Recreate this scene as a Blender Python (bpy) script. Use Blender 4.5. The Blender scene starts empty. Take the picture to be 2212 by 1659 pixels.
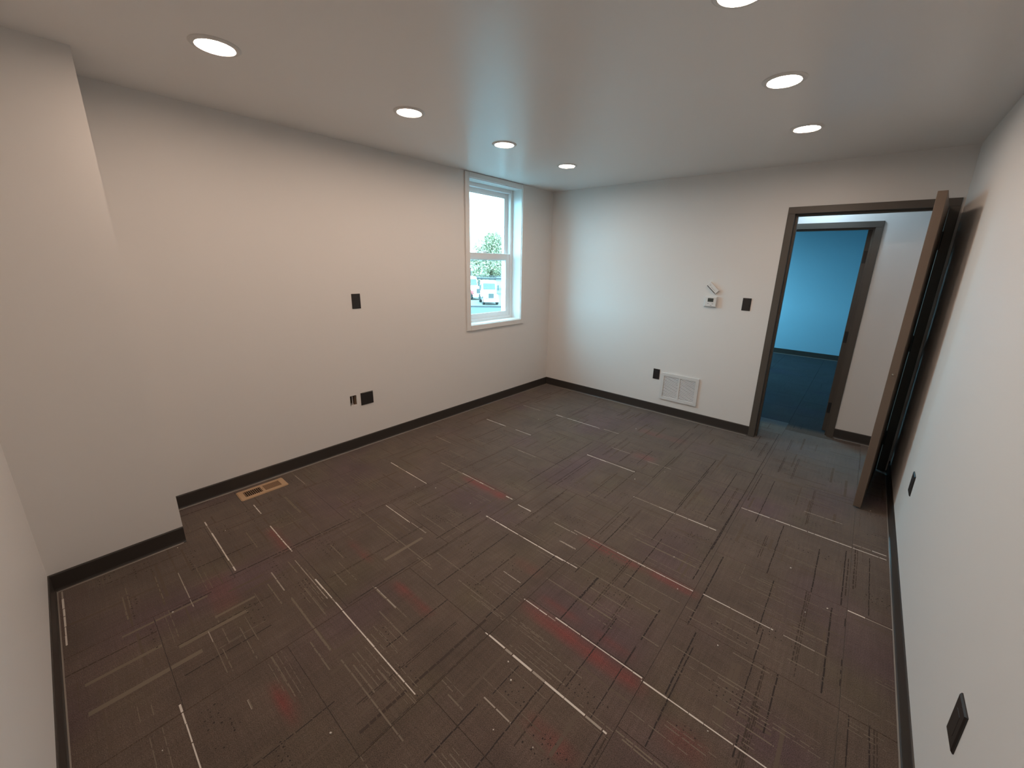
import bpy, bmesh, math, random
from mathutils import Vector, Matrix, Euler

random.seed(7)
scene = bpy.context.scene
COL = scene.collection

# ------------------------------------------------------------------ camera
cam_d = bpy.data.cameras.new('camera')
cam = bpy.data.objects.new('camera', cam_d)
COL.objects.link(cam)
cam.location = (3.1685, -4.2410, 1.6035)
cam.rotation_euler = Euler((1.3041, -0.0226, 0.7024), 'XYZ')
cam_d.sensor_width = 36.0
cam_d.lens = 865.4048 / 2212.0 * 36.0
cam_d.shift_x = -28.844 / 2212.0
cam_d.shift_y = -26.160 / 2212.0
cam_d.clip_start = 0.02
cam_d.clip_end = 600
scene.camera = cam

# ------------------------------------------------------------------ sky (bright overcast) and exposure
world = bpy.data.worlds.new('overcast_sky')
scene.world = world
world.use_nodes = True
bg = world.node_tree.nodes['Background']
bg.inputs['Color'].default_value = (0.37, 0.765, 1.0, 1)
bg.inputs['Strength'].default_value = 16.5
LAMP_STRENGTH = 120.0
LAMP_COLOR = (1.0, 0.742, 0.575, 1)
vs = scene.view_settings
vs.view_transform = 'Standard'
vs.look = 'None'
vs.gamma = 1.0
vs.use_curve_mapping = False
vs.exposure = 0.06
scene.cycles.max_bounces = 6
scene.cycles.diffuse_bounces = 4
scene.cycles.glossy_bounces = 3
scene.cycles.adaptive_threshold = 0.08

def portal(name, loc, rot, sx, sy):
    l = bpy.data.lights.new(name, 'AREA')
    l.shape = 'RECTANGLE'; l.size = sx; l.size_y = sy
    l.cycles.is_portal = True
    o = bpy.data.objects.new(name, l); COL.objects.link(o)
    o.location = loc; o.rotation_euler = rot
    return o
# daylight sampling portals in the two window openings (they give no light of their own)
portal('window_portal', (-0.33, -0.98, 1.665), (0, -math.pi / 2, 0), 1.46, 0.82)
portal('far_room_window_portal', (-0.13, 3.60, 1.525), (0, -math.pi / 2, 0), 1.57, 2.32)

# ------------------------------------------------------------------ materials
def new_mat(name):
    m = bpy.data.materials.new(name); m.use_nodes = True
    nt = m.node_tree
    return m, nt, nt.nodes['Principled BSDF']

def paint(name, col, rough=0.6, spec=0.4, bump=0.0, scale=220.0, vary=0.0, metallic=0.0):
    m, nt, b = new_mat(name)
    b.inputs['Base Color'].default_value = (*col, 1)
    b.inputs['Roughness'].default_value = rough
    b.inputs['Specular IOR Level'].default_value = spec
    b.inputs['Metallic'].default_value = metallic
    tc = nt.nodes.new('ShaderNodeTexCoord')
    if bump > 0:
        n = nt.nodes.new('ShaderNodeTexNoise'); n.inputs['Scale'].default_value = scale
        n.inputs['Detail'].default_value = 2.0
        bp = nt.nodes.new('ShaderNodeBump'); bp.inputs['Strength'].default_value = bump
        bp.inputs['Distance'].default_value = 0.002
        nt.links.new(tc.outputs['Object'], n.inputs['Vector'])
        nt.links.new(n.outputs['Fac'], bp.inputs['Height'])
        nt.links.new(bp.outputs['Normal'], b.inputs['Normal'])
    if vary > 0:
        n2 = nt.nodes.new('ShaderNodeTexNoise'); n2.inputs['Scale'].default_value = 3.0
        n2.inputs['Detail'].default_value = 4.0
        mx = nt.nodes.new('ShaderNodeMix'); mx.data_type = 'RGBA'
        mx.inputs[6].default_value = (*[c * (1 - vary) for c in col], 1)
        mx.inputs[7].default_value = (*[min(1, c * (1 + vary)) for c in col], 1)
        nt.links.new(tc.outputs['Object'], n2.inputs['Vector'])
        nt.links.new(n2.outputs['Fac'], mx.inputs[0])
        nt.links.new(mx.outputs[2], b.inputs['Base Color'])
    return m

M = {}
M['wall'] = paint('white_wall_paint', (0.75, 0.74, 0.725), 0.5, 0.35)
M['ceiling'] = paint('ceiling_paint', (0.86, 0.85, 0.835), 0.33, 0.65)
M['blue_wall'] = paint('teal_blue_wall_paint', (0.30, 0.52, 0.64), 0.6, 0.2)
M['trim_white'] = paint('white_vinyl', (0.80, 0.80, 0.80), 0.35, 0.5)
M['casing'] = paint('white_casing_paint', (0.76, 0.755, 0.74), 0.4, 0.45)
M['base'] = paint('dark_rubber_base', (0.040, 0.034, 0.030), 0.38, 0.5, 0.05, 60, 0.08)
M['toe'] = paint('painted_toe_highlight', (0.22, 0.19, 0.165), 0.35, 0.5)  # highlight of the base toe put into a paler colour
M['frame'] = paint('taupe_frame_paint', (0.088, 0.076, 0.064), 0.42, 0.45, 0.04, 200, 0.05)
M['leaf'] = paint('brown_door_paint', (0.145, 0.108, 0.082), 0.5, 0.4, 0.06, 90, 0.10)
M['black_metal'] = paint('black_hinge_metal', (0.012, 0.012, 0.013), 0.4, 0.5)
M['plate'] = paint('dark_brown_plastic', (0.022, 0.019, 0.018), 0.38, 0.5)
M['insert'] = paint('dark_brown_insert_plastic', (0.024, 0.021, 0.020), 0.36, 0.5)
M['white_plastic'] = paint('white_plastic', (0.72, 0.72, 0.71), 0.4, 0.5)
M['grey_print'] = paint('grey_print', (0.28, 0.30, 0.31), 0.5, 0.4)
M['screen'] = paint('lcd_screen_grey', (0.055, 0.065, 0.06), 0.15, 0.6)
M['black'] = paint('black_print', (0.006, 0.007, 0.010), 0.4, 0.4)
M['grille'] = paint('white_enamel_metal', (0.70, 0.70, 0.695), 0.4, 0.5)
M['dark_void'] = paint('dark_duct', (0.02, 0.02, 0.02), 0.8, 0.1)
M['register'] = paint('tan_enamel_metal', (0.50, 0.34, 0.21), 0.4, 0.5, 0, 1, 0.04)
M['register_fin'] = paint('brown_enamel_fin', (0.24, 0.15, 0.09), 0.45, 0.4)
M['stud'] = paint('brown_stud_wood', (0.14, 0.09, 0.06), 0.7, 0.2, 0.1, 60, 0.2)
M['cable'] = paint('grey_cable_jacket', (0.45, 0.42, 0.42), 0.45, 0.4)
M['subfloor'] = paint('grey_subfloor', (0.03, 0.027, 0.025), 0.9, 0.1)
M['trim_ring'] = paint('white_lamp_trim', (0.75, 0.74, 0.72), 0.4, 0.5)
M['chrome'] = paint('dull_chrome', (0.7, 0.68, 0.64), 0.3, 0.5, metallic=1.0)
M['exterior'] = paint('white_stucco', (0.62, 0.64, 0.64), 0.8, 0.2, 0.2, 60, 0.03)
M['asphalt'] = paint('grey_asphalt', (0.062, 0.060, 0.058), 0.9, 0.2, 0, 1, 0.15)
M['concrete'] = paint('pale_concrete', (0.07, 0.06, 0.06), 0.9, 0.2, 0, 1, 0.12)
M['lot'] = paint('dusty_lot', (0.14, 0.12, 0.10), 0.9, 0.2, 0, 1, 0.1)
M['truck_white'] = paint('white_truck_paint', (0.75, 0.75, 0.75), 0.3, 0.5)
M['truck_red'] = paint('red_truck_paint', (0.30, 0.04, 0.035), 0.35, 0.5)
M['truck_glass'] = paint('blue_grey_truck_glass', (0.085, 0.08, 0.07), 0.3, 0.3)
M['truck_grille'] = paint('grey_truck_grille', (0.065, 0.06, 0.055), 0.4, 0.4)
M['tyre'] = paint('grey_tyre_rubber', (0.03, 0.03, 0.03), 0.8, 0.2)
M['machine'] = paint('dark_machine_paint', (0.035, 0.035, 0.03), 0.6, 0.3)
M['pole'] = paint('weathered_pole_wood', (0.08, 0.06, 0.05), 0.8, 0.2, 0, 1, 0.1)
M['foliage'] = paint('green_foliage', (0.36, 0.32, 0.20), 0.7, 0.2)
M['bark'] = paint('grey_bark', (0.12, 0.10, 0.08), 0.9, 0.1, 0, 1, 0.2)

def emission(name, col, s):
    m, nt, b = new_mat(name)
    b.inputs['Base Color'].default_value = (0.8, 0.8, 0.8, 1)
    b.inputs['Emission Color'].default_value = col
    b.inputs['Emission Strength'].default_value = s
    return m
M['lamp'] = emission('lit_lamp_lens', LAMP_COLOR, LAMP_STRENGTH)

M['corridor_fill'] = emission('lit_corridor_fill_lens', (0.62, 0.84, 1.0, 1), 115.0)  # for the added corridor lamp

def glass_mat():
    m = bpy.data.materials.new('clear_window_glass'); m.use_nodes = True
    nt = m.node_tree
    nt.nodes.remove(nt.nodes['Principled BSDF'])
    out = nt.nodes['Material Output']
    t = nt.nodes.new('ShaderNodeBsdfTransparent'); t.inputs['Color'].default_value = (0.90, 0.96, 0.95, 1)
    g = nt.nodes.new('ShaderNodeBsdfGlossy'); g.inputs['Roughness'].default_value = 0.02
    mx = nt.nodes.new('ShaderNodeMixShader'); mx.inputs['Fac'].default_value = 0.035
    nt.links.new(t.outputs['BSDF'], mx.inputs[1]); nt.links.new(g.outputs['BSDF'], mx.inputs[2])
    nt.links.new(mx.outputs['Shader'], out.inputs['Surface'])
    return m
M['glass'] = glass_mat()

def carpet_mat():
    m, nt, b = new_mat('brown_carpet_pile')
    b.inputs['Roughness'].default_value = 0.95
    b.inputs['Specular IOR Level'].default_value = 0.15
    b.inputs['Sheen Weight'].default_value = 0.22
    b.inputs['Sheen Roughness'].default_value = 0.5
    tc = nt.nodes.new('ShaderNodeTexCoord')
    at = nt.nodes.new('ShaderNodeAttribute'); at.attribute_name = 'tint'
    n1 = nt.nodes.new('ShaderNodeTexNoise'); n1.inputs['Scale'].default_value = 330; n1.inputs['Detail'].default_value = 2
    nt.links.new(tc.outputs['Object'], n1.inputs['Vector'])
    # streaky yarn variation along the two tuft directions
    def streak(sx, sy):
        mp = nt.nodes.new('ShaderNodeMapping'); mp.inputs['Scale'].default_value = (sx, sy, 1)
        n = nt.nodes.new('ShaderNodeTexNoise'); n.inputs['Scale'].default_value = 1; n.inputs['Detail'].default_value = 3
        nt.links.new(tc.outputs['Object'], mp.inputs['Vector']); nt.links.new(mp.outputs['Vector'], n.inputs['Vector'])
        return n
    s1, s2 = streak(5, 95), streak(80, 4)
    def mr(src, a, bb, lo=0.3, hi=0.7):
        r = nt.nodes.new('ShaderNodeMapRange'); r.inputs['From Min'].default_value = lo; r.inputs['From Max'].default_value = hi
        r.inputs['To Min'].default_value = a; r.inputs['To Max'].default_value = bb
        nt.links.new(src, r.inputs['Value']); return r.outputs['Result']
    f = None
    for src in (mr(n1.outputs['Fac'], 0.5, 1.5), mr(s1.outputs['Fac'], 0.92, 1.08), mr(s2.outputs['Fac'], 0.90, 1.10)):
        if f is None: f = src
        else:
            mm = nt.nodes.new('ShaderNodeMath'); mm.operation = 'MULTIPLY'
            nt.links.new(f, mm.inputs[0]); nt.links.new(src, mm.inputs[1]); f = mm.outputs[0]
    vm = nt.nodes.new('ShaderNodeVectorMath'); vm.operation = 'SCALE'
    nt.links.new(at.outputs['Color'], vm.inputs[0]); nt.links.new(f, vm.inputs['Scale'])
    nt.links.new(vm.outputs['Vector'], b.inputs['Base Color'])
    bp = nt.nodes.new('ShaderNodeBump'); bp.inputs['Strength'].default_value = 0.5; bp.inputs['Distance'].default_value = 0.003
    nt.links.new(n1.outputs['Fac'], bp.inputs['Height']); nt.links.new(bp.outputs['Normal'], b.inputs['Normal'])
    return m
M['carpet'] = carpet_mat()
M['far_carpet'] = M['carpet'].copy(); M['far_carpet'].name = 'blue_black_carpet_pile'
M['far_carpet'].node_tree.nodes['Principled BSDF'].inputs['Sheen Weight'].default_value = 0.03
def yarn(name, col):
    return paint(name, col, 0.9, 0.15)
M['yarn_white'] = yarn('pale_yarn', (0.62, 0.575, 0.53))
M['yarn_cream'] = yarn('cream_yarn', (0.34, 0.30, 0.26))
M['yarn_taupe'] = yarn('taupe_yarn', (0.185, 0.152, 0.120))
M['yarn_dark'] = yarn('dark_yarn', (0.042, 0.034, 0.032))
M['yarn_dim'] = yarn('dim_brown_yarn', (0.066, 0.050, 0.042))
M['yarn_mid'] = yarn('soft_brown_yarn', (0.122, 0.095, 0.076))
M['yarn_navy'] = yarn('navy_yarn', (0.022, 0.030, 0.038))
CARPET_SLOTS = ['carpet', 'yarn_white', 'yarn_cream', 'yarn_taupe', 'yarn_dark', 'yarn_dim', 'yarn_mid', 'yarn_navy']

# ------------------------------------------------------------------ mesh helpers
class MB:
    def __init__(s): s.v = []; s.f = []
    def add(s, vs, fs):
        n = len(s.v); s.v += [tuple(p) for p in vs]; s.f += [tuple(i + n for i in f) for f in fs]; return s
    def box(s, x0, x1, y0, y1, z0, z1):
        return s.add([(x0,y0,z0),(x1,y0,z0),(x1,y1,z0),(x0,y1,z0),(x0,y0,z1),(x1,y0,z1),(x1,y1,z1),(x0,y1,z1)],
                     [(0,3,2,1),(4,5,6,7),(0,1,5,4),(1,2,6,5),(2,3,7,6),(3,0,4,7)])
    def prism(s, poly, lo, hi, fn):
        """closed 2-D polygon (counter-clockwise) pushed from lo to hi; fn(a, b, t) gives the 3-D point"""
        n = len(poly)
        vs = [fn(a, b, lo) for a, b in poly] + [fn(a, b, hi) for a, b in poly]
        fs = [tuple(range(n))[::-1], tuple(range(n, 2 * n))] + [(i, (i + 1) % n, n + (i + 1) % n, n + i) for i in range(n)]
        return s.add(vs, fs)
    def cyl(s, p0, p1, r0, r1=None, n=16):
        r1 = r0 if r1 is None else r1
        p0, p1 = Vector(p0), Vector(p1); d = (p1 - p0).normalized()
        a = d.orthogonal().normalized(); b = d.cross(a)
        c = [(math.cos(2 * math.pi * i / n), math.sin(2 * math.pi * i / n)) for i in range(n)]
        vs = [p0 + (a * x + b * y) * r0 for x, y in c] + [p1 + (a * x + b * y) * r1 for x, y in c]
        return s.add(vs, [tuple(range(n))[::-1], tuple(range(n, 2 * n))] + [(i, (i + 1) % n, n + (i + 1) % n, n + i) for i in range(n)])
    def lathe(s, prof, c, n=40):
        """closed profile [(r, z)] spun about the vertical through c"""
        k = len(prof); vs = []
        for i in range(n):
            t = 2 * math.pi * i / n
            vs += [(c[0] + r * math.cos(t), c[1] + r * math.sin(t), c[2] + z) for r, z in prof]
        fs = []
        for i in range(n):
            for j in range(k):
                a, b2 = i * k + j, i * k + (j + 1) % k
                c2, d2 = ((i + 1) % n) * k + (j + 1) % k, ((i + 1) % n) * k + j
                fs.append((a, d2, c2, b2))
        return s.add(vs, fs)
    def xf(s, m):
        s.v = [tuple(m @ Vector(p)) for p in s.v]; return s

def empty(name, loc=(0, 0, 0), rot=(0, 0, 0)):
    o = bpy.data.objects.new(name, None); COL.objects.link(o)
    o.empty_display_size = 0.05
    o.location = loc; o.rotation_euler = rot
    return o

def tag(o, label=None, cat=None, group=None, kind=None):
    if label: o['label'] = label
    if cat: o['category'] = cat
    if group: o['group'] = group
    if kind: o['kind'] = kind
    return o

def chain(o):
    m = Matrix.Translation(o.location) @ o.rotation_euler.to_matrix().to_4x4()
    return (chain(o.parent) @ m) if o.parent else m

def build(name, mb, mat, parent=None, local=False, bev=0.0, seg=1, smooth=False, origin=None):
    """one mesh object. Vertices are world coordinates unless local; origin moves the object's own origin"""
    me = bpy.data.meshes.new(name)
    vs = [Vector(p) for p in mb.v]
    if parent is not None and not local:
        inv = chain(parent).inverted(); vs = [inv @ p for p in vs]
    org = Vector((0, 0, 0))
    if origin is not None:
        org = Vector(origin)
        if parent is not None and not local: org = chain(parent).inverted() @ org
        vs = [p - org for p in vs]
    me.from_pydata([tuple(p) for p in vs], [], mb.f)
    bm = bmesh.new(); bm.from_mesh(me)
    bmesh.ops.recalc_face_normals(bm, faces=bm.faces)
    if bev > 0:
        bmesh.ops.bevel(bm, geom=list(bm.edges), offset=bev, segments=seg, affect='EDGES', profile=0.5, clamp_overlap=True)
    bm.to_mesh(me); bm.free()
    if smooth:
        for p in me.polygons: p.use_smooth = True
    me.materials.append(M[mat] if isinstance(mat, str) else mat)
    o = bpy.data.objects.new(name, me); COL.objects.link(o)
    o.location = org
    if parent is not None: o.parent = parent
    return o

def struct(name, mb, mat, label, cat, bev=0.0, origin=None):
    return tag(build(name, mb, mat, None, bev=bev, origin=origin), label, cat, kind='structure')

def wall_mb(axis, a, b, u0, u1, z0, z1, holes=()):
    """slab between a and b along axis ('x' or 'y'), spanning u0..u1 along the other one, with rectangular holes (u0,u1,z0,z1)"""
    us = sorted({u0, u1, *[h[0] for h in holes], *[h[1] for h in holes]})
    zs = sorted({z0, z1, *[h[2] for h in holes], *[h[3] for h in holes]})
    P = (lambda t, u, z: (t, u, z)) if axis == 'x' else (lambda t, u, z: (u, t, z))
    keep = {}
    for i in range(len(us) - 1):
        for j in range(len(zs) - 1):
            cu, cz = (us[i] + us[i + 1]) / 2, (zs[j] + zs[j + 1]) / 2
            keep[i, j] = not any(h[0] < cu < h[1] and h[2] < cz < h[3] for h in holes)
    mb = MB(); idx = {}
    def V(t, u, z):
        k = (t, u, z)
        if k not in idx: idx[k] = len(mb.v); mb.v.append(P(t, u, z))
        return idx[k]
    for (i, j), k in keep.items():
        if not k: continue
        ua, ub, za, zb = us[i], us[i + 1], zs[j], zs[j + 1]
        mb.f.append((V(a, ua, za), V(a, ub, za), V(a, ub, zb), V(a, ua, zb)))
        mb.f.append((V(b, ua, za), V(b, ua, zb), V(b, ub, zb), V(b, ub, za)))
        for (di, dj, e) in ((-1, 0, ((ua, za), (ua, zb))), (1, 0, ((ub, za), (ub, zb))), (0, -1, ((ua, za), (ub, za))), (0, 1, ((ua, zb), (ub, zb)))):
            if not keep.get((i + di, j + dj), False):
                (p, q), (r, s_) = e
                mb.f.append((V(a, p, q), V(b, p, q), V(b, r, s_), V(a, r, s_)))
    return mb

# ------------------------------------------------------------------ room dimensions (metres)
W, H = 3.557, 2.44           # room width (x), ceiling height
XC, YC, YN = 0.409, -3.975, -4.484   # wall chase face, chase outer edge, near wall
DL, DR, DH = 2.511, 3.5417, 2.106    # outer edges of the door frame
FW = 0.055                            # frame face width
YH, HT = 0.54, 0.12                   # corridor wall face, partition thickness
YF = 4.85                             # far room's end wall
E1 = -0.31                            # outside face of the window wall
WY0, WY1, WZ0, WZ1 = -1.378, -0.580, 0.945, 2.390     # window opening
F2R, F2T = 3.157, 2.018               # second frame: right outer edge, top

# ------------------------------------------------------------------ walls and ceilings
struct('wall_left', wall_mb('x', E1, 0.0, YN - 0.12, HT, 0, H,
       [(WY0, WY1, WZ0, WZ1), (-2.738, -2.684, 0.399, 0.481)]), 'wall',
       'long off-white wall holding the window and three dark openings', 'wall')
struct('wall_chase', MB().box(0.0, XC, YN, YC, 0, H), 'wall',
       'off-white boxed-out wall section at the left edge, with one outer corner', 'wall')
struct('wall_near', MB().box(E1, W + HT, YN - 0.12, YN, 0, H), 'wall',
       'off-white wall at the lower left edge of the picture, beside the camera', 'wall')
struct('wall_right', MB().box(W, W + HT, YN, YH, 0, H), 'wall',
       'off-white wall along the right side behind the open door', 'wall')
struct('wall_back', wall_mb('y', 0.0, HT, 0.0, W, 0, H, [(DL + 0.02, DR - 0.02, 0, DH - 0.02)]), 'wall',
       'off-white end wall with the doorway, thermostat and white air grille', 'wall')
struct('ceiling', MB().box(E1, W + HT, YN - 0.12, HT, H, H + 0.1), 'ceiling',
       'smooth grey-white ceiling with two rows of round lights', 'ceiling')
# corridor behind the doorway
struct('wall_corridor', wall_mb('y', YH, YH + HT, 0.0, 4.4, 0, H, [(F2R - 2 * FW - 0.90, F2R - 0.02, 0, F2T - 0.02)]), 'wall',
       'white corridor wall seen through the doorway, around the second door frame', 'wall')
struct('wall_corridor_left', MB().box(1.30, 1.42, HT, YH, 0, H), 'wall', 'white end wall of the short corridor, left side', 'wall')
struct('ceiling_corridor', MB().box(1.30, W + HT, HT, YH, H, H + 0.1), 'ceiling', 'white ceiling of the short corridor', 'ceiling')
# far room
struct('wall_far', MB().box(0.0, 4.4, YF, YF + 0.12, 0, H), 'blue_wall',
       'teal blue end wall of the room beyond the second doorway', 'wall')
struct('wall_far_left', wall_mb('x', -0.12, 0.0, YH, YF + 0.12, 0, H, [(2.45, 4.75, 0.75, 2.30)]), 'blue_wall',
       'teal blue side wall with an added window in the far room', 'wall')
struct('wall_far_right', MB().box(4.4, 4.52, YH, YF + 0.12, 0, H), 'blue_wall', 'teal blue right side wall of the far room', 'wall')
struct('ceiling_far', MB().box(-0.12, 4.52, YH, YF + 0.12, H, H + 0.1), 'ceiling', 'white ceiling of the far blue room', 'ceiling')

# ------------------------------------------------------------------ floor: slab and carpet tiles
floor = struct('floor', MB().box(-0.02, 4.4, YN - 0.02, YF + 0.02, -0.05, -0.007), 'subfloor',
               'brown carpet tile floor with pale and red streaks', 'floor')
T = 0.608
XS = [-0.273 + T * k for k in range(8)]           # tile columns: ..., 0.335, 0.943, 1.551, ...
ROW = [-0.60, -0.835, -0.545, -0.810, -0.535, -0.765, -0.770]  # a seam of each column

# pale dashes read off the carpet: x0, x1, y, width, yarn (1 pale, 2 cream, 3 taupe)
DASH = [
 (0.28,0.89,-3.860,.008,1),(0.43,0.87,-4.455,.008,1),(1.51,1.95,-4.200,.007,1),(0.69,1.01,-4.060,.005,2),(1.22,1.50,-4.050,.005,2),
 (1.25,1.43,-3.920,.004,3),(0.69,0.88,-4.270,.007,3),(1.68,1.73,-4.030,.006,3),
 (0.44,0.92,-2.665,.008,1),(0.94,1.22,-3.015,.007,1),(1.23,1.38,-3.010,.005,2),(1.53,2.14,-2.645,.009,1),(2.14,2.75,-3.245,.011,1),
 (1.04,1.43,-3.625,.006,2),(1.26,2.13,-3.610,.007,1),(1.30,1.71,-3.740,.008,3),(2.15,2.34,-2.990,.006,1),(1.52,1.73,-3.440,.006,3),
 (0.74,1.35,-2.390,.005,2),(0.01,0.30,-3.265,.007,2),(0.32,0.61,-3.430,.008,3),(0.02,0.28,-3.10,.005,3),(0.02,0.20,-2.83,.005,3),
 (1.55,2.00,-1.445,.010,1),(2.15,2.71,-1.780,.008,1),(2.77,3.53,-1.400,.010,1),(3.37,3.53,-1.355,.008,1),(2.04,2.77,-2.380,.007,1),
 (2.81,3.12,-2.365,.007,1),(3.16,3.32,-2.365,.006,2),(3.37,3.55,-1.995,.009,1),(2.33,2.76,-2.975,.007,1),(2.76,3.36,-2.985,.007,1),
 (0.34,0.59,-0.880,.010,2),(0.33,0.61,-1.470,.010,1),(0.74,0.94,-1.465,.009,1),(0.80,1.34,-0.860,.010,1),(1.38,1.55,-0.850,.010,2),
 (0.94,1.37,-1.785,.007,2),(1.80,2.16,-0.200,.012,1),(1.65,1.85,-1.170,.008,2),(1.00,1.35,-2.385,.007,1),(1.47,1.53,-2.390,.009,1),
 (1.60,1.71,-2.410,.009,1),(2.00,2.20,-1.20,.007,2),(2.25,2.75,-1.19,.006,3),(1.95,2.35,-0.62,.006,3),(2.35,2.75,-0.62,.006,3),(1.40,1.75,-0.40,.006,3),
 (3.00,3.30,-0.95,.007,3),(2.85,3.10,-0.80,.006,3),(0.55,0.80,-1.90,.006,3),(0.30,0.62,-2.10,.007,2),(0.62,0.90,-2.20,.006,3),
 (2.33,2.75,-2.13,.006,3),(2.80,3.05,-2.55,.006,3),(2.20,2.60,-2.62,.007,3),(2.45,2.74,-2.50,.006,3),(2.80,3.15,-2.75,.006,3),(2.85,3.3,-1.75,.005,3)]
# faint taupe bands that run the other way (y0, y1, x)
BAND = [(-4.42,-4.19,1.155,.016),(-4.42,-4.09,1.31,.022),(-4.15,-3.90,1.22,.020),(-4.01,-3.85,1.155,.014),(-3.30,-3.05,1.40,.02),(-4.3,-4.0,.98,.012)]
# dark tufted lines read off the carpet: x, y0, y1
DARKLINE = [(2.085,-3.190,-2.644), (2.239,-2.674,-2.016), (2.485,-2.599,-2.091), (2.093,-3.814,-3.198), (2.474,-3.621,-3.243), (2.737,-3.397,-3.241), (2.680,-3.238,-2.862), (2.350,-2.980,-2.617), (2.547,-3.206,-2.787), (2.870,-3.193,-2.696), (1.871,-3.575,-3.238), (1.468,-3.000,-2.636), (1.924,-4.088,-3.820), (2.352,-3.414,-3.263), (2.335,-3.718,-3.477), (1.534,-3.517,-3.254), (0.912,-3.892,-3.247), (1.760,-3.217,-2.678), (2.442,-2.143,-1.021), (2.743,-1.985,-0.698), (2.737,-2.298,-1.597), (2.879,-1.508,-0.831), (3.027,-1.980,-1.429), (2.812,-2.598,-2.005), (3.067,-2.441,-2.014), (3.227,-1.976,-1.546), (3.349,-1.976,-1.458), (3.456,-1.965,-1.446), (3.317,-2.564,-2.028), (3.372,-2.587,-2.037), (2.855,-2.974,-2.615), (3.085,-2.875,-2.392), (3.174,-2.874,-2.590), (3.404,-2.806,-2.594), (3.464,-2.757,-2.588), (2.682,-2.817,-2.604), (2.355,-2.808,-2.614), (3.108,-3.026,-2.937), (1.455,-1.728,-1.185), (1.455,-2.135,-1.613), (1.622,-2.125,-1.464), (1.903,-2.012,-1.553), (1.741,-2.280,-2.017), (1.950,-1.298,-0.984), (2.144,-1.442,-0.952), (2.431,-1.664,-0.779), (2.625,-1.729,-0.906), (2.738,-1.748,-1.305), (2.033,-0.804,-0.234), (2.742,-0.852,0.272), (0.719,-4.011,-3.717), (0.966,-4.139,-3.981), (1.390,-4.163,-3.856)]
# fainter streaks: x0, x1, y, yarn
STREAK = [(0.294,0.438,-3.599,1), (0.616,0.954,-3.607,1), (0.346,0.609,-3.423,3), (0.577,0.772,-3.724,3), (1.041,1.222,-3.742,2), (1.115,1.299,-3.782,3), (1.293,1.706,-3.737,3), (1.278,1.523,-3.672,3), (1.024,1.142,-3.653,3), (1.274,1.417,-3.523,3), (1.059,1.216,-3.441,3), (1.537,1.728,-3.435,2), (1.605,1.793,-3.779,3), (1.783,2.230,-3.729,3), (1.842,2.008,-3.707,3), (1.932,2.065,-3.651,3), (1.813,1.995,-3.124,3), (1.948,2.069,-2.924,2), (2.149,2.536,-2.807,3), (2.366,2.721,-2.200,3), (2.448,2.540,-3.204,3), (2.335,2.471,-3.444,2), (2.223,2.308,-3.528,3), (2.799,2.910,-3.225,3), (0.841,1.619,-3.157,3), (1.519,1.651,-3.169,3), (1.568,1.766,-3.073,3), (1.606,1.716,-2.411,1), (1.904,2.077,-2.404,2), (2.038,2.140,-2.518,2), (1.684,1.912,-3.498,3), (1.207,1.445,-2.917,3), (0.976,1.172,-2.492,3), (1.677,1.726,-4.032,2), (1.103,1.335,-3.171,3), (2.357,2.746,-2.196,3), (2.569,2.684,-2.633,3), (2.356,2.553,-2.708,3), (2.905,3.124,-2.488,3), (3.193,3.302,-2.485,3), (2.677,2.755,-2.796,3), (2.764,2.816,-2.503,3), (3.007,3.210,-2.896,3), (2.766,2.971,-3.214,3), (3.105,3.316,-1.149,2), (2.998,3.041,-1.162,3), (3.009,3.156,-2.611,3), (2.091,2.231,-2.641,1), (2.029,2.143,-2.522,2), (2.210,2.535,-2.808,3), (3.188,3.317,-2.281,3), (2.990,3.069,-2.766,3), (3.042,3.105,-2.611,3)]
# worn reddish blushes: x0, x1, y0, y1, strength
RED = [(1.60,1.86,-3.362,-3.340,1.2),(1.70,1.88,-3.962,-3.935,1.2),(0.66,0.90,-3.640,-3.600,.9),(2.18,2.78,-3.045,-2.988,1.0),(2.52,2.68,-2.935,-2.905,.8),
       (2.22,2.42,-2.935,-2.905,.6),(2.12,2.50,-2.430,-2.385,.9),(2.54,2.78,-2.420,-2.370,.8),(1.12,1.34,-3.365,-3.340,.6),(1.05,1.48,-2.440,-2.375,.8),
       (1.86,2.03,-1.19,-1.10,.45),(1.65,2.10,-0.66,-0.55,.35),(1.95,2.1,-2.84,-2.78,.4),(2.9,3.05,-3.15,-3.05,.35),(0.85,1.15,-4.0,-3.9,.25),(2.52,2.70,-3.42,-3.36,.5)]
rt = random.Random(11)
def vnoise(x, y, s):
    x *= s; y *= s; xi, yi = math.floor(x), math.floor(y); fx, fy = x - xi, y - yi
    h = lambda a, b: (math.sin(a * 127.1 + b * 311.7 + s * 7.7) * 43758.5453) % 1.0
    fx, fy = fx * fx * (3 - 2 * fx), fy * fy * (3 - 2 * fy)
    return (h(xi, yi) * (1 - fx) + h(xi + 1, yi) * fx) * (1 - fy) + (h(xi, yi + 1) * (1 - fx) + h(xi + 1, yi + 1) * fx) * fy
def soft(v, a, b, w):
    return max(0.0, min(1.0, (v - a) / w + 0.5)) * max(0.0, min(1.0, (b - v) / w + 0.5))
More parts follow.
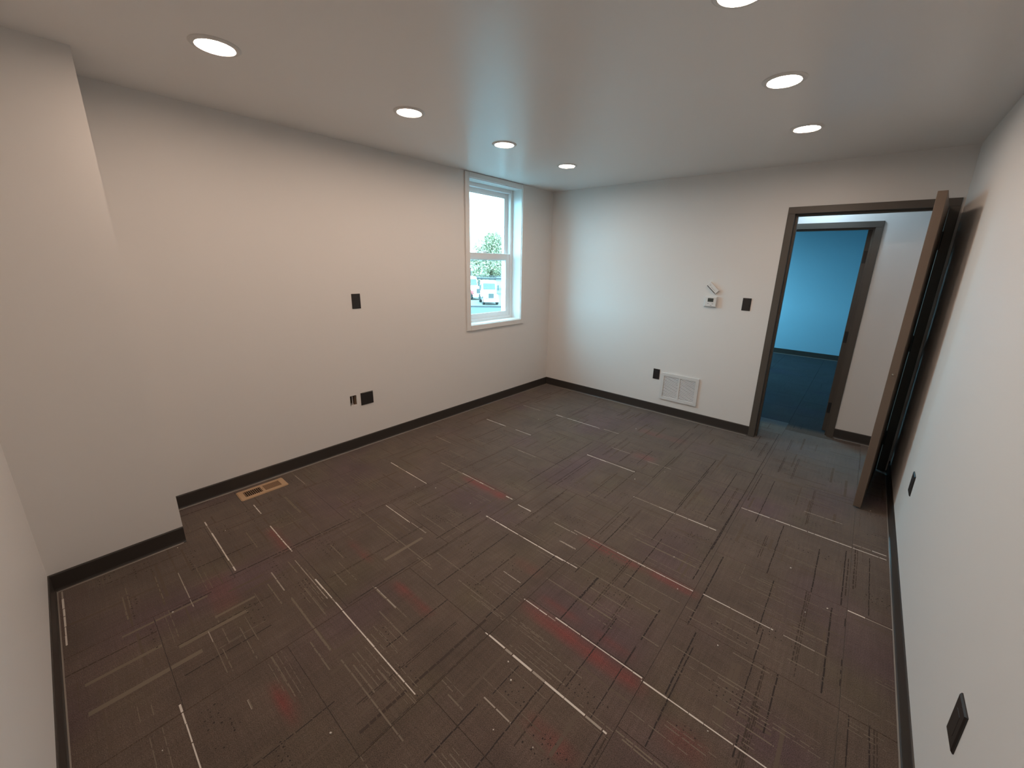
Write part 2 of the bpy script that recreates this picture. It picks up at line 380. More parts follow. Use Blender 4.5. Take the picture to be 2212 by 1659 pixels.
def tint(x, y):
    n1, n2 = vnoise(x, y, 3.1), vnoise(x + 9, y - 4, 5.3)
    k = 0.80 + 0.24 * vnoise(x, y, 7.0) + 0.16 * vnoise(x, y, 23.0)
    c = [0.104 * k, 0.0765 * k, 0.0605 * k]
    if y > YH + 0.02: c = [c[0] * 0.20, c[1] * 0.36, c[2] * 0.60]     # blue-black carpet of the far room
    p = max(0, n1 - 0.55) * 1.1             # purple-grey drift
    c = [c[0] * (1 - .06 * p), c[1] * (1 - .28 * p), c[2] * (1 + .25 * p)]
    g = max(0, n2 - 0.62) * 1.2             # olive drift
    c = [c[0], c[1] * (1 + .12 * g), c[2] * (1 - .15 * g)]
    for x0, x1, y0, y1, s in RED:
        r = soft(x, x0, x1, .08) * soft(y, y0, y1, .035) * s * (0.45 + 0.85 * vnoise(x, y, 14))
        r = min(1, r)
        c = [c[0] * (1 - r) + .180 * r, c[1] * (1 - r) + .056 * r, c[2] * (1 - r) + .050 * r]
    return c

def carpet_tile(x0, x1, y0, y1, detail):
    gap, ch, th, n = 0.0003, 0.0010, 0.007, (24 if detail else 6)
    x0, x1, y0, y1 = x0 + gap, x1 - gap, y0 + gap, y1 - gap
    ox, oy = (x0 + x1) / 2, (y0 + y1) / 2
    verts, faces, mats = [], [], []
    dz = [[0] * (n + 1) for _ in range(n + 1)]
    for j in range(n + 1):
        for i in range(n + 1):
            x = x0 + ch + (x1 - x0 - 2 * ch) * i / n; y = y0 + ch + (y1 - y0 - 2 * ch) * j / n
            verts.append((x, y, 0.0))
    for j in range(n):
        for i in range(n):
            a = j * (n + 1) + i; faces.append((a, a + 1, a + n + 2, a + n + 1)); mats.append(0)
    tc = [(0, 0), (n, 0), (n, n), (0, n)]
    # chamfer ring and sides
    b = len(verts); verts += [(x0, y0, -ch * 1.3), (x1, y0, -ch * 1.3), (x1, y1, -ch * 1.3), (x0, y1, -ch * 1.3)]
    d = len(verts); verts += [(x0, y0, -th), (x1, y0, -th), (x1, y1, -th), (x0, y1, -th)]
    edge = [[i for i in range(n + 1)], [j * (n + 1) + n for j in range(n + 1)], [n * (n + 1) + n - i for i in range(n + 1)], [(n - j) * (n + 1) for j in range(n + 1)]]
    for k in range(4):
        faces.append(tuple(reversed(edge[k])) + (b + k, b + (k + 1) % 4)); mats.append(0)
        faces.append((b + k, d + k, d + (k + 1) % 4, b + (k + 1) % 4)); mats.append(0)
    def quad(xa, xb, ya, yb, m, z=0.0006):
        xa, xb, ya, yb = max(xa, x0 + .002), min(xb, x1 - .002), max(ya, y0 + .002), min(yb, y1 - .002)
        if xb - xa < .003 or yb - ya < .001: return
        z += rt.uniform(0, .00009)
        k = len(verts); verts.extend([(xa, ya, z), (xb, ya, z), (xb, yb, z), (xa, yb, z)])
        faces.append((k, k + 1, k + 2, k + 3)); mats.append(m)
    def dash(xa, xb, y, w, m):
        x = xa
        while x < xb:
            L = rt.uniform(.03, .13); e = min(xb, x + L)
            ww = w * rt.uniform(.55, .95); yy = y + rt.uniform(-.0006, .0006)
            mm = m if rt.random() > .18 else min(3, m + 1)
            quad(x, e, yy - ww / 2, yy + ww / 2, mm, 0.0009)
            x = e + rt.uniform(.001, .006)
    if detail:
        for xa, xb, y, w, m in DASH:
            if y0 < y < y1 and xb > x0 and xa < x1: dash(max(xa, x0), min(xb, x1), y, w, m)
        for ya, yb, x, w in BAND:
            if x0 < x < x1 and yb > y0 and ya < y1: quad(x - w / 2, x + w / 2, ya, yb, 3, .0004)
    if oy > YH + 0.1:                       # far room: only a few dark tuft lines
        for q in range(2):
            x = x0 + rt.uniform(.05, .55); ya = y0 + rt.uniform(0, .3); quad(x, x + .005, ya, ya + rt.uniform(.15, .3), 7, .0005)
    else:
        def run_x(xa, xb, y, w, m, z, lo=.015, hi=.07, g=.02):
            x = xa
            while x < xb:
                L = rt.uniform(lo, hi); d = rt.uniform(-.0007, .0007)
                quad(x, min(xb, x + L), y - w / 2 + d, y + w / 2 + d, m, z); x += L + rt.uniform(.002, g)
        def run_y(ya, yb, x, w, m, z, lo=.01, hi=.05, g=.012):
            y = ya
            while y < yb:
                L = rt.uniform(lo, hi); d = rt.uniform(-.0009, .0009)
                quad(x - w / 2 + d, x + w / 2 + d, y, min(yb, y + L), m, z); y += L + rt.uniform(.001, g)
        left = ox < 1.5
        for x, ya, yb in DARKLINE:
            if x0 < x < x1 and yb > y0 and ya < y1:
                w = .012 if abs(x - 2.093) < .001 else rt.uniform(.0035, .006)
                run_y(max(ya, y0), min(yb, y1), x, w, 5 if w > .01 else 4, .0005, .012, .06, .007)
        for xa, xb, y, mm in STREAK:
            if y0 < y < y1 and xb > x0 and xa < x1: run_x(max(xa, x0), min(xb, x1), y, .0055, mm, .0008, .02, .09, .006)
        # a few more tufted lines across the dashes, with a dim companion
        for q in range(rt.randint(1, 2)):
            x = x0 + rt.choice([.012, .10, .19, .27, .36, .45, .53, .597]) + rt.uniform(-.01, .01)
            ya = y0 + rt.uniform(0, .3) * (y1 - y0); yb = min(y1, ya + rt.uniform(.25, .6))
            run_y(ya, yb, x, rt.uniform(.003, .006), 5, .0005)
            if rt.random() < .6: run_y(ya + .02, yb, x + rt.uniform(.006, .012), .003, 5, .0004)
        # soft broad bands, then many short faint streaks in both directions, some in ladders
        for q in range(rt.randint(2, 4)):
            x = x0 + rt.uniform(.03, .55); w = rt.uniform(.006, .016); ya = y0 + rt.uniform(0, .35)
            run_y(ya, ya + rt.uniform(.12, .35), x, w, 6, .0002, .05, .2, .006)
        for q in range(rt.randint(3, 6)):
            y = y0 + rt.uniform(.02, .57); w = rt.uniform(.004, .012); xa = x0 + rt.uniform(0, .4)
            run_x(xa, xa + rt.uniform(.10, .35), y, w, 6, .0002, .05, .2, .006)
        for q in range(rt.randint(6, 10)):
            xa = x0 + rt.uniform(-.05, .5); xb = xa + rt.uniform(.06, .28); y = y0 + rt.uniform(.01, .59)
            for r in range(rt.choice([1, 1, 1, 2, 3, 4])):
                run_x(xa + rt.uniform(-.03, .03), xb + rt.uniform(-.03, .03), y + r * .017, rt.uniform(.0016, .004), rt.choice([3, 3, 6]), .0007)
        for q in range(rt.randint(5, 9)):
            x = x0 + rt.uniform(.01, .59); ya = y0 + rt.uniform(0, .5)
            run_y(ya, ya + rt.uniform(.05, .22), x, rt.uniform(.0016, .0035), rt.choice([3, 6, 6]), .0003, .02, .06, .02)
        # dark tuft dots
        for q in range(rt.randint(2, 4) if detail else 0):
            cx, cy = x0 + rt.uniform(.0, .45), y0 + rt.uniform(.03, .5)
            for r in range(rt.randint(2, 4)):
                for c in range(rt.randint(4, 10)):
                    if rt.random() < .25: continue
                    s = rt.uniform(.0025, .0055); xx, yy = cx + c * .021 + rt.uniform(-.005, .005), cy + r * .019 + rt.uniform(-.002, .002)
                    quad(xx, xx + s, yy, yy + s * 1.2, 4, .0005)
    me = bpy.data.meshes.new('carpet_tile')
    me.from_pydata([(x - ox, y - oy, z) for x, y, z in verts], [], faces)
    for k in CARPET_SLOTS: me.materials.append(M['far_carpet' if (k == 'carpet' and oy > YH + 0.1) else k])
    me.polygons.foreach_set('material_index', mats)
    ca = me.color_attributes.new('tint', 'FLOAT_COLOR', 'POINT')
    buf = []
    for x, y, z in verts: buf += [*tint(x, y), 1.0]
    ca.data.foreach_set('color', buf)
    o = bpy.data.objects.new('carpet_tile', me); COL.objects.link(o)
    o.location = (ox, oy, 0); o.parent = floor
    return o

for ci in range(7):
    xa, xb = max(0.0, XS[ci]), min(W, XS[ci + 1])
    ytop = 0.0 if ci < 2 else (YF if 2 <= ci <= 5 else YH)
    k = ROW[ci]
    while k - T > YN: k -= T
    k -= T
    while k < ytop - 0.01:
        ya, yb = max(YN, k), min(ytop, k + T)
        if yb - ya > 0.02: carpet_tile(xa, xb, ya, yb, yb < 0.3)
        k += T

# ------------------------------------------------------------------ baseboards (rubber cove base with a small toe)
def baseboard(name, p0, p1, nrm, label, h=0.098):
    p0, p1, n = Vector((*p0, 0)), Vector((*p1, 0)), Vector((*nrm, 0))
    d = p1 - p0; L = d.length; d.normalize()
    prof = [(0, 0), (0.014, 0), (0.0135, 0.003), (0.0085, 0.008), (0.0065, 0.016), (0.006, h - 0.006), (0.004, h - 0.0015), (0.0, h)]
    mb = MB().prism(prof, 0, L, lambda a, b, t: p0 + d * t + n * a + Vector((0, 0, b)))
    o = struct(name, mb, 'base', label, 'baseboard')
    toe = MB().prism([(0.0125, 0.0), (0.0165, 0.0), (0.0158, 0.0022), (0.0130, 0.0042), (0.0120, 0.0042)], 0.012, L - 0.012, lambda a, b, t: p0 + d * t + n * a + Vector((0, 0, b)))  # pale strip standing in for the highlight along the toe
    build('toe_highlight', toe, 'toe', o)
    return o
baseboard('baseboard_left', (0, YC), (0, 0), (1, 0), 'dark rubber baseboard below the window wall')
baseboard('baseboard_chase', (XC, YN), (XC, YC), (1, 0), 'dark rubber baseboard on the boxed-out wall section, left edge')
baseboard('baseboard_near', (XC, YN), (W, YN), (0, 1), 'dark rubber baseboard at the foot of the wall beside the camera')
baseboard('baseboard_back', (0, 0), (DL, 0), (0, -1), 'dark rubber baseboard under the thermostat and air grille wall')
baseboard('baseboard_right', (W, YN), (W, -0.0), (-1, 0), 'dark rubber baseboard along the right wall behind the open door')
baseboard('baseboard_corridor', (F2R, YH), (W, YH), (0, -1), 'dark baseboard of the corridor wall right of the second frame')
baseboard('baseboard_far', (0.0, YF), (4.4, YF), (0, -1), 'dark baseboard below the teal blue wall', 0.10)

# ------------------------------------------------------------------ window
win = empty('window_1', (-0.13, (WY0 + WY1) / 2, WZ0))
tag(win, 'white single-hung window in the left wall, street view outside', 'window', kind='structure')
cw = 0.056
co = (WY0 - cw, WY1 + cw - 0.004, WZ0 - cw, WZ1 + 0.046)
def casing(mb): build('casing', mb, 'casing', win, bev=0.003)
casing(MB().box(0.0, 0.016, co[0], WY0, co[2], co[3]))
casing(MB().box(0.0, 0.016, WY1, co[1], co[2], co[3]))
casing(MB().box(0.0, 0.016, WY0, WY1, WZ1, co[3]))
casing(MB().box(0.0, 0.018, WY0, WY1, co[2], WZ0))
# jamb liner between the casing and the window unit
XF = -0.13
lt = 0.006
build('jamb_liner', MB().box(XF, 0.004, WY0, WY0 + lt, WZ0, WZ1), 'casing', win)
build('jamb_liner', MB().box(XF, 0.004, WY1 - lt, WY1, WZ0, WZ1), 'casing', win)
build('jamb_liner', MB().box(XF, 0.004, WY0 + lt, WY1 - lt, WZ1 - lt, WZ1), 'casing', win)
build('sill', MB().box(XF, 0.004, WY0 + lt, WY1 - lt, WZ0, WZ0 + lt), 'casing', win)
# vinyl frame
fw = 0.045; XB = -0.215
fr = MB()
fr.box(XB, XF, WY0, WY0 + fw, WZ0, WZ1); fr.box(XB, XF, WY1 - fw, WY1, WZ0, WZ1)
fr.box(XB, XF, WY0 + fw, WY1 - fw, WZ1 - fw, WZ1); fr.box(XB, XF, WY0 + fw, WY1 - fw, WZ0, WZ0 + fw * 0.9)
build('window_frame', fr, 'trim_white', win, bev=0.002)
def sash(name, x0, x1, y0, y1, z0, z1, st, bot, top):
    s = MB()
    s.box(x0, x1, y0, y0 + st, z0, z1); s.box(x0, x1, y1 - st, y1, z0, z1)
    s.box(x0, x1, y0 + st, y1 - st, z0, z0 + bot); s.box(x0, x1, y0 + st, y1 - st, z1 - top, z1)
    o = build(name, s, 'trim_white', win, bev=0.003)
    xm = (x0 + x1) / 2
    build('window_pane', MB().box(xm - 0.003, xm + 0.003, y0 + st - 0.004, y1 - st + 0.004, z0 + bot - 0.004, z1 - top + 0.004), 'glass', o)
    # glazing bead
    g = 0.009; b = MB()
    b.box(x1 - 0.012, x1 - 0.004, y0 + st, y0 + st + g, z0 + bot, z1 - top); b.box(x1 - 0.012, x1 - 0.004, y1 - st - g, y1 - st, z0 + bot, z1 - top)
    b.box(x1 - 0.012, x1 - 0.004, y0 + st + g, y1 - st - g, z0 + bot, z0 + bot + g); b.box(x1 - 0.012, x1 - 0.004, y0 + st + g, y1 - st - g, z1 - top - g, z1 - top)
    build('glazing_bead', b, 'trim_white', o)
    return o
ls = sash('lower_sash', -0.170, -0.138, WY0 + fw, WY1 - fw, WZ0 + 0.035, 1.695, 0.050, 0.048, 0.062)
us = sash('upper_sash', -0.207, -0.174, WY0 + fw - 0.006, WY1 - fw + 0.006, 1.618, WZ1 - 0.038, 0.050, 0.062, 0.050)
build('sash_lock', MB().box(-0.168, -0.144, -1.05, -0.99, 1.695, 1.704).box(-0.160, -0.150, -1.045, -1.0, 1.704, 1.712), 'trim_white', ls, bev=0.002)

# ------------------------------------------------------------------ doors
def door_frame(root, x0, x1, zt, ya, yb, fwid, stop_y, proud=0.012):
    """hollow metal frame around the opening: faces on both sides, jamb and stop"""
    xi0, xi1, zi = x0 + fwid, x1 - fwid, zt - fwid
    def jamb(name, s):
        mb = MB()
        if s == 'head':
            mb.box(x0, x1, ya - proud, ya, zi, zt); mb.box(x0, x1, yb, yb + proud, zi, zt); mb.box(xi0 - 0.03, xi1 + 0.03, ya, yb, zi, zi + 0.03)
        else:
            a, b = (x0, xi0) if s == 'l' else (xi1, x1)
            mb.box(a, b, ya - proud, ya, 0, zi); mb.box(a, b, yb, yb + proud, 0, zi)
            c, d = (xi0 - 0.03, xi0) if s == 'l' else (xi1, xi1 + 0.03)
            mb.box(c, d, ya, yb, 0, zi)
        build(name, mb, 'frame', root, bev=0.0015)
    jamb('jamb', 'l'); jamb('jamb', 'r'); jamb('frame_head', 'head')
    st, sd = 0.016, 0.042
    sa, sb = stop_y, stop_y + sd
    build('door_stop', MB().box(xi0, xi0 + st, sa, sb, 0, zi).box(xi1 - st, xi1, sa, sb, 0, zi).box(xi0 + st, xi1 - st, sa, sb, zi - st, zi), 'frame', root, bev=0.001)

d1 = empty('door_1', ((DL + DR) / 2, 0.0, 0))
tag(d1, 'brown door standing open against the right wall, in taupe metal frame', 'door', kind='structure')
door_frame(d1, DL, DR, DH, 0.0, HT, FW, 0.050)
# leaf: hinged at the right jamb, swung into the room almost square to the wall
hx, hy = 3.484, -0.016
ex, ey = 3.4000, -0.858
u = Vector((ex - hx, ey - hy, 0)); LW = u.length; u.normalize()
ang = math.atan2(u.y, u.x)
TH, LH = 0.0435, 2.036
def leafm(mb):   # local: x along the leaf from the hinge, y 0..-TH towards the room, z up
    return mb.xf(Matrix.Translation((hx, hy, 0.012)) @ Matrix.Rotation(ang, 4, 'Z'))
leaf = build('door_leaf', leafm(MB().box(0.004, LW, -TH, 0, 0, LH)), 'leaf', d1, bev=0.0015)
build('latch_plate', leafm(MB().box(LW - 0.0005, LW + 0.0012, -TH / 2 - 0.012, -TH / 2 + 0.012, 0.93, 0.987)), 'leaf', leaf)
build('latch_bolt', leafm(MB().cyl((LW, -TH / 2, 0.958), (LW + 0.007, -TH / 2, 0.958), 0.006, 0.004, 10)), 'chrome', leaf)
def hinge(root, x, y, z, sx, h=0.114):
    mb = MB().cyl((x, y, z - h / 2), (x, y, z + h / 2), 0.0075, n=12)
    mb.cyl((x, y, z + h / 2), (x, y, z + h / 2 + 0.006), 0.006, 0.003, 12); mb.cyl((x, y, z - h / 2 - 0.006), (x, y, z - h / 2), 0.003, 0.006, 12)
    mb.box(x - 0.036 if sx < 0 else x, x if sx < 0 else x + 0.036, y - 0.002, y + 0.002, z - h / 2, z + h / 2)
    build('hinge', mb, 'black_metal', root, bev=0)
for z in (1.82, 1.07, 0.29): hinge(d1, hx + 0.001, hy - 0.003, z, -1)

d2 = empty('door_2', (F2R - FW - 0.45, YH, 0))
tag(d2, 'second taupe door frame across the corridor, opening to the blue room', 'door', kind='structure')
F2L = F2R - 2 * FW - 0.90
door_frame(d2, F2L, F2R, F2T, YH, YH + HT, 0.052, YH + 0.02)
lx = F2R - 0.052
leaf2 = build('door_leaf', MB().box(lx - 0.050, lx - 0.006, YH + HT + 0.004, YH + HT + 0.90, 0.012, F2T - 0.06), 'frame', d2, bev=0.0015)
for z in (1.72, 0.98, 0.26):
    mb = MB().box(lx - 0.044, lx - 0.002, YH + HT + 0.0, YH + HT + 0.004, z - 0.055, z + 0.055)
    mb.cyl((lx - 0.003, YH + HT + 0.004, z - 0.057), (lx - 0.003, YH + HT + 0.004, z + 0.057), 0.007, n=10)
    build('hinge', mb, 'black_metal', d2)

# unseen window, added and sized to light the far room with daylight
w2 = empty('added_far_window', (-0.06, 3.60, 0.75))
tag(w2, 'plain white unseen window added to bring daylight into the blue room', 'window', kind='structure')
f2 = MB()
f2.box(-0.10, -0.02, 2.45, 2.50, 0.75, 2.30); f2.box(-0.10, -0.02, 4.70, 4.75, 0.75, 2.30)
f2.box(-0.10, -0.02, 2.50, 4.70, 0.75, 0.80); f2.box(-0.10, -0.02, 2.50, 4.70, 2.25, 2.30)
build('window_frame', f2, 'trim_white', w2)
build('window_pane', MB().box(-0.063, -0.057, 2.50, 4.70, 0.80, 2.25), 'glass', w2)

# ------------------------------------------------------------------ recessed lights
def downlight(x, y, label, z=H, lamp='lamp'):
    t = empty('recessed_light', (x, y, z))
    tag(t, label, 'ceiling light', 'round recessed ceiling lights')
    build('trim', MB().lathe([(0.068, -0.004), (0.071, -0.0075), (0.084, -0.006), (0.091, -0.0015), (0.091, 0.0), (0.068, 0.0)], (x, y, z), 48), 'trim_ring', t, smooth=False)
    n = 20
    vs = [(x + 0.068 * math.cos(2 * math.pi * i / n), y + 0.068 * math.sin(2 * math.pi * i / n), z - 0.0035) for i in range(n)]
    mb = MB().add(vs, [tuple(range(n))[::-1]])
    build('lens', mb, lamp, t)
    return t
LX, RX = 0.908, 2.687
downlight(LX, -3.590, 'round lit ceiling light nearest the boxed-out wall, upper left')
downlight(LX, -2.655, 'second round lit ceiling light of the left row, counted from upper left')
downlight(LX, -1.840, 'third light of the left row, just above and left of the window top')
downlight(LX, -1.028, 'farthest light of the left row, near the back corner past the window')
downlight(RX, -2.650, 'round lit ceiling light cut off by the top edge of the picture')
downlight(RX, -1.853, 'middle round lit ceiling light of the right row')
downlight(RX, -1.018, 'farthest light of the right row, above the doorway wall')
downlight(RX, -3.470, 'round lit ceiling light over the camera, out of the picture')
downlight(2.72, 0.33, 'round cool white ceiling light, unseen, added to brighten the short corridor', H, 'corridor_fill')  # out of view, added to brighten the corridor wall

# ------------------------------------------------------------------ wall plates
def frame_matrix(side, u, z):
    """local x to the right on the wall, y up, z out of the wall into the room"""
    if side == 'left':  m = Matrix(((0,0,1,0),(1,0,0,u),(0,1,0,z),(0,0,0,1)))          # wall x=0, out +x, right = +y
    elif side == 'back': m = Matrix(((1,0,0,u),(0,0,-1,0),(0,1,0,z),(0,0,0,1)))        # wall y=0, out -y, right = +x
    else: m = Matrix(((0,0,-1,W),(-1,0,0,u),(0,1,0,z),(0,0,0,1)))                     # wall x=W, out -x, right = -y
    return m
def pillow(w, h, d, e):
    """plate with sloped edges: outline w x h, depth d, edge slope e"""
    a, b = w / 2, h / 2
    v = [(-a,-b,0),(a,-b,0),(a,b,0),(-a,b,0),(-a,-b,d*.45),(a,-b,d*.45),(a,b,d*.45),(-a,b,d*.45),(-a+e,-b+e,d),(a-e,-b+e,d),(a-e,b-e,d),(-a+e,b-e,d)]
    f = [(3,2,1,0)] + [(i,(i+1)%4,4+(i+1)%4,4+i) for i in range(4)] + [(4+i,4+(i+1)%4,8+(i+1)%4,8+i) for i in range(4)] + [(8,9,10,11)]
    return MB().add(v, f)
def loc_of(m): return m.translation.copy()
def plate(name, side, u, z, w, h, label, cat, inserts=1, grp=None):
    m = frame_matrix(side, u, z)
    t = empty(name, loc_of(m)); t.rotation_euler = m.to_euler()
    tag(t, label, cat, grp)
    build('plate', pillow(w, h, 0.0065, 0.004), 'plate', t, local=True)
    for k in range(inserts):
        cx = 0 if inserts == 1 else (-0.023 if k == 0 else 0.023)
        p = pillow(0.033, 0.066, 0.0012, 0.0008); p.xf(Matrix.Translation((cx, 0, 0.0060)))
        build('insert', p, 'insert', t, local=True)
    for s in (-1, 1):
        for k in range(inserts):
            cx = 0 if inserts == 1 else (-0.023 if k == 0 else 0.023)
            build('screw', MB().cyl((cx, s * h * 0.425, 0.0060), (cx, s * h * 0.425, 0.0072), 0.0028, 0.0022, 10), 'insert', t, local=True)
    return t
plate('wall_plate', 'left', -2.614, 1.269, 0.073, 0.119, 'dark brown wall plate at switch height left of the window', 'wall plate')
plate('wall_plate', 'left', -2.591, 0.4355, 0.113, 0.111, 'square dark double wall plate low on the window wall beside a cable hole', 'wall plate', 2)
plate('switch_plate', 'back', 2.308, 1.270, 0.073, 0.116, 'dark brown switch plate between the thermostat and the door frame', 'switch')
plate('outlet_plate', 'back', 1.526, 0.440, 0.073, 0.116, 'small dark outlet plate just left of the white air grille', 'outlet')
plate('outlet_plate', 'right', -1.262, 0.4425, 0.086, 0.122, 'dark outlet plate low on the right wall near the open door', 'outlet')
plate('outlet_plate', 'right', -2.905, 0.465, 0.082, 0.126, 'large-looking dark outlet plate at the bottom right corner of the picture', 'outlet')

# open cable hole beside the double plate
hole = empty('cable_hole', (0.0, -2.711, 0.40))
tag(hole, 'small open cut-out in the window wall showing a stud and a grey cable', 'wall opening')
build('back_panel', MB().box(-0.075, -0.070, -2.738, -2.684, 0.399, 0.481), 'stud', hole)
build('wood_stud', MB().box(-0.070, -0.012, -2.701, -2.684, 0.399, 0.481), 'stud', hole, bev=0.001)
build('cable', MB().cyl((-0.020, -2.713, 0.399), (-0.024, -2.712, 0.481), 0.005, n=12), 'cable', hole)
build('bracket_lip', MB().box(-0.002, 0.0015, -2.741, -2.738, 0.396, 0.483).box(-0.002, 0.0015, -2.738, -2.690, 0.481, 0.484), 'dark_void', hole)

# ------------------------------------------------------------------ thermostat and the leaflet wedged above it
m = frame_matrix('back', 1.992, 1.2725)
th = empty('thermostat', loc_of(m)); th.rotation_euler = m.to_euler()
tag(th, 'white square thermostat with small grey screen on the back wall', 'thermostat')
build('back_plate', pillow(0.112, 0.098, 0.008, 0.002), 'white_plastic', th, local=True)
body = pillow(0.116, 0.104, 0.021, 0.008); body.xf(Matrix.Translation((0, 0, 0.006)))
build('body', body, 'white_plastic', th, local=True)
build('screen_bezel', MB().box(-0.033, 0.033, -0.006, 0.040, 0.0265, 0.0285), 'white_plastic', th, local=True, bev=0.001)
build('screen', MB().box(-0.026, 0.027, -0.001, 0.034, 0.0282, 0.0292), 'screen', th, local=True)
for bx in (-0.020, 0.022):
    build('button', MB().box(bx - 0.007, bx + 0.007, -0.021, -0.016, 0.0265, 0.0285), 'grey_print', th, local=True, bev=0.0005)
build('button', MB().box(0.002, 0.014, -0.037, -0.032, 0.0265, 0.0285), 'grey_print', th, local=True, bev=0.0005)

m = frame_matrix('back', 1.994, 1.4015) @ Matrix.Rotation(math.radians(-42.5), 4, 'Z')
cd = empty('leaflet_box', loc_of(m)); cd.rotation_euler = m.to_euler()
tag(cd, 'slim white leaflet box with a black stripe, tilted on top of the thermostat', 'leaflet')
build('cover', pillow(0.118, 0.056, 0.022, 0.003), 'white_plastic', cd, local=True)
build('stripe', MB().box(-0.056, 0.052, -0.0205, -0.0145, 0.0216, 0.0226), 'black', cd, local=True)
build('label_print', MB().box(-0.040, -0.034, 0.004, 0.010, 0.0216, 0.0224).box(-0.02, 0.030, -0.002, 0.000, 0.0216, 0.0224), 'grey_print', cd, local=True)

# ------------------------------------------------------------------ return air grille: frame, mullion and every slat
m = frame_matrix('back', 1.788, 0.322)
gr = empty('air_grille', loc_of(m)); gr.rotation_euler = m.to_euler()
tag(gr, 'white metal air grille with two banks of slats, low on the back wall', 'air grille')
gw, gh, gi = 0.400, 0.300, 0.031
fr = wall_mb('x', 0.0, 0.012, -gw/2, gw/2, -gh/2, gh/2, [(-gw/2 + gi, gw/2 - gi, -gh/2 + gi, gh/2 - gi)])
fr.v = [(p[1], p[2], p[0]) for p in fr.v]
build('frame', fr, 'grille', gr, local=True)
build('mullion', MB().box(-0.009, 0.009, -gh/2 + gi, gh/2 - gi, 0.001, 0.011), 'grille', gr, local=True, bev=0.001)
build('duct_backing', MB().box(-gw/2 + gi - 0.002, gw/2 - gi + 0.002, -gh/2 + gi - 0.002, gh/2 - gi + 0.002, 0.0004, 0.0012), 'dark_void', gr, local=True)
NS = 19; pitch = (gh - 2 * gi) / NS
first = None
for bank in (-1, 1):
    for k in range(NS):
        if first is None:
            L = (gw / 2 - gi - 0.009) / 2
            s = MB().prism([(0, 0.0026), (0.0066, -0.0040), (0.0076, -0.0034), (0.0012, 0.0034)], -L, L, lambda a, b, t: (t, b, a))
            first = build('slat', s, 'grille', gr, local=True)
            o = first
        else:
            o = first.copy(); COL.objects.link(o); o.parent = gr
        o.location = (bank * (0.009 + (gw / 2 - gi - 0.009) / 2), -gh / 2 + gi + (k + 0.5) * pitch, 0.0022)

# ------------------------------------------------------------------ floor register
rx0, rx1, ry0, ry1 = 0.058, 0.191, -3.633, -3.349
rg = empty('floor_register', ((rx0 + rx1) / 2, (ry0 + ry1) / 2, 0.0))
tag(rg, 'tan metal floor register with two banks of fins by the left baseboard', 'floor register')
cx, cy = (rx0 + rx1) / 2, (ry0 + ry1) / 2
e = 0.030; mid = 0.008
hgt = 0.0055
ft = wall_mb('x', 0.0015, hgt, rx0, rx1, ry0, ry1, [(rx0 + 0.026, rx1 - 0.026, ry0 + e, cy - mid), (rx0 + 0.026, rx1 - 0.026, cy + mid, ry1 - e)])
ft.v = [(p[1], p[2], p[0]) for p in ft.v]
build('frame', ft, 'register', rg)
build('rim', MB().prism([(rx0 + .003, ry0 - .005), (rx1 - .003, ry0 - .005), (rx1 + .005, ry0 + .003), (rx1 + .005, ry1 - .003), (rx1 - .003, ry1 + .005), (rx0 + .003, ry1 + .005), (rx0 - .005, ry1 - .003), (rx0 - .005, ry0 + .003)], 0.0010, 0.0022, lambda a, b, t: (a, b, t)), 'register', rg)
build('duct_opening', MB().box(rx0 + 0.024, rx1 - 0.024, ry0 + e - 0.002, ry1 - e + 0.002, 0.0022, 0.0026), 'dark_void', rg)
for bank in (0, 1):
    ya, yb = (ry0 + e, cy - mid) if bank == 0 else (cy + mid, ry1 - e)
    nf = 9
    for k in range(nf):
        yc = ya + (k + 0.5) * (yb - ya) / nf
        sl = -0.0026 if bank == 0 else 0.0048
        mb = MB().prism([(yc - sl - 0.0008, 0.0024), (yc - sl + 0.0008, 0.0024), (yc + sl + 0.0008, 0.0052), (yc + sl - 0.0008, 0.0052)], rx0 + 0.026, rx1 - 0.026, lambda a, b, t: (t, a, b))
        build('fin', mb, 'register_fin', rg, origin=(cx, yc, 0.003))
build('damper_lever', MB().box(cx - 0.004, cx + 0.004, cy - 0.0015, cy + 0.0015, hgt, hgt + 0.006), 'register', rg)

# tiny white crumbs left on the carpet
cr = MB()
rc = random.Random(3)
for x, y in [(0.30,-3.97),(0.47,-3.80),(0.33,-4.02),(0.45,-4.02),(0.90,-2.75),(1.02,-2.66),(2.31,-3.28),(2.37,-3.33),(2.44,-3.50),(2.58,-3.45),(2.02,-3.88),(2.18,-1.28),(2.05,-1.55),
             (3.12,-1.85),(3.22,-2.15),(2.60,-2.20),(2.70,-2.42),(3.02,-3.00),(3.455,-0.83),(0.74,-1.10),(1.62,-0.62),(1.35,-2.62),(0.98,-4.13),(1.65,-4.27),(2.95,-2.62),(3.30,-2.05)]:
    s = rc.uniform(.002, .0045); a = rc.uniform(0, 3)
    v = []
    for k in range(6):
        t = a + k * math.pi / 3; rr = s * rc.uniform(.6, 1.1); v.append((x + rr * math.cos(t), y + rr * math.sin(t)))
    cr.prism(v, 0.0008, 0.0008 + s, lambda p, q, t: (p, q, t))
tag(build('plaster_crumbs', cr, 'yarn_white'), 'tiny white crumbs scattered over the carpet', 'crumbs', kind='stuff')

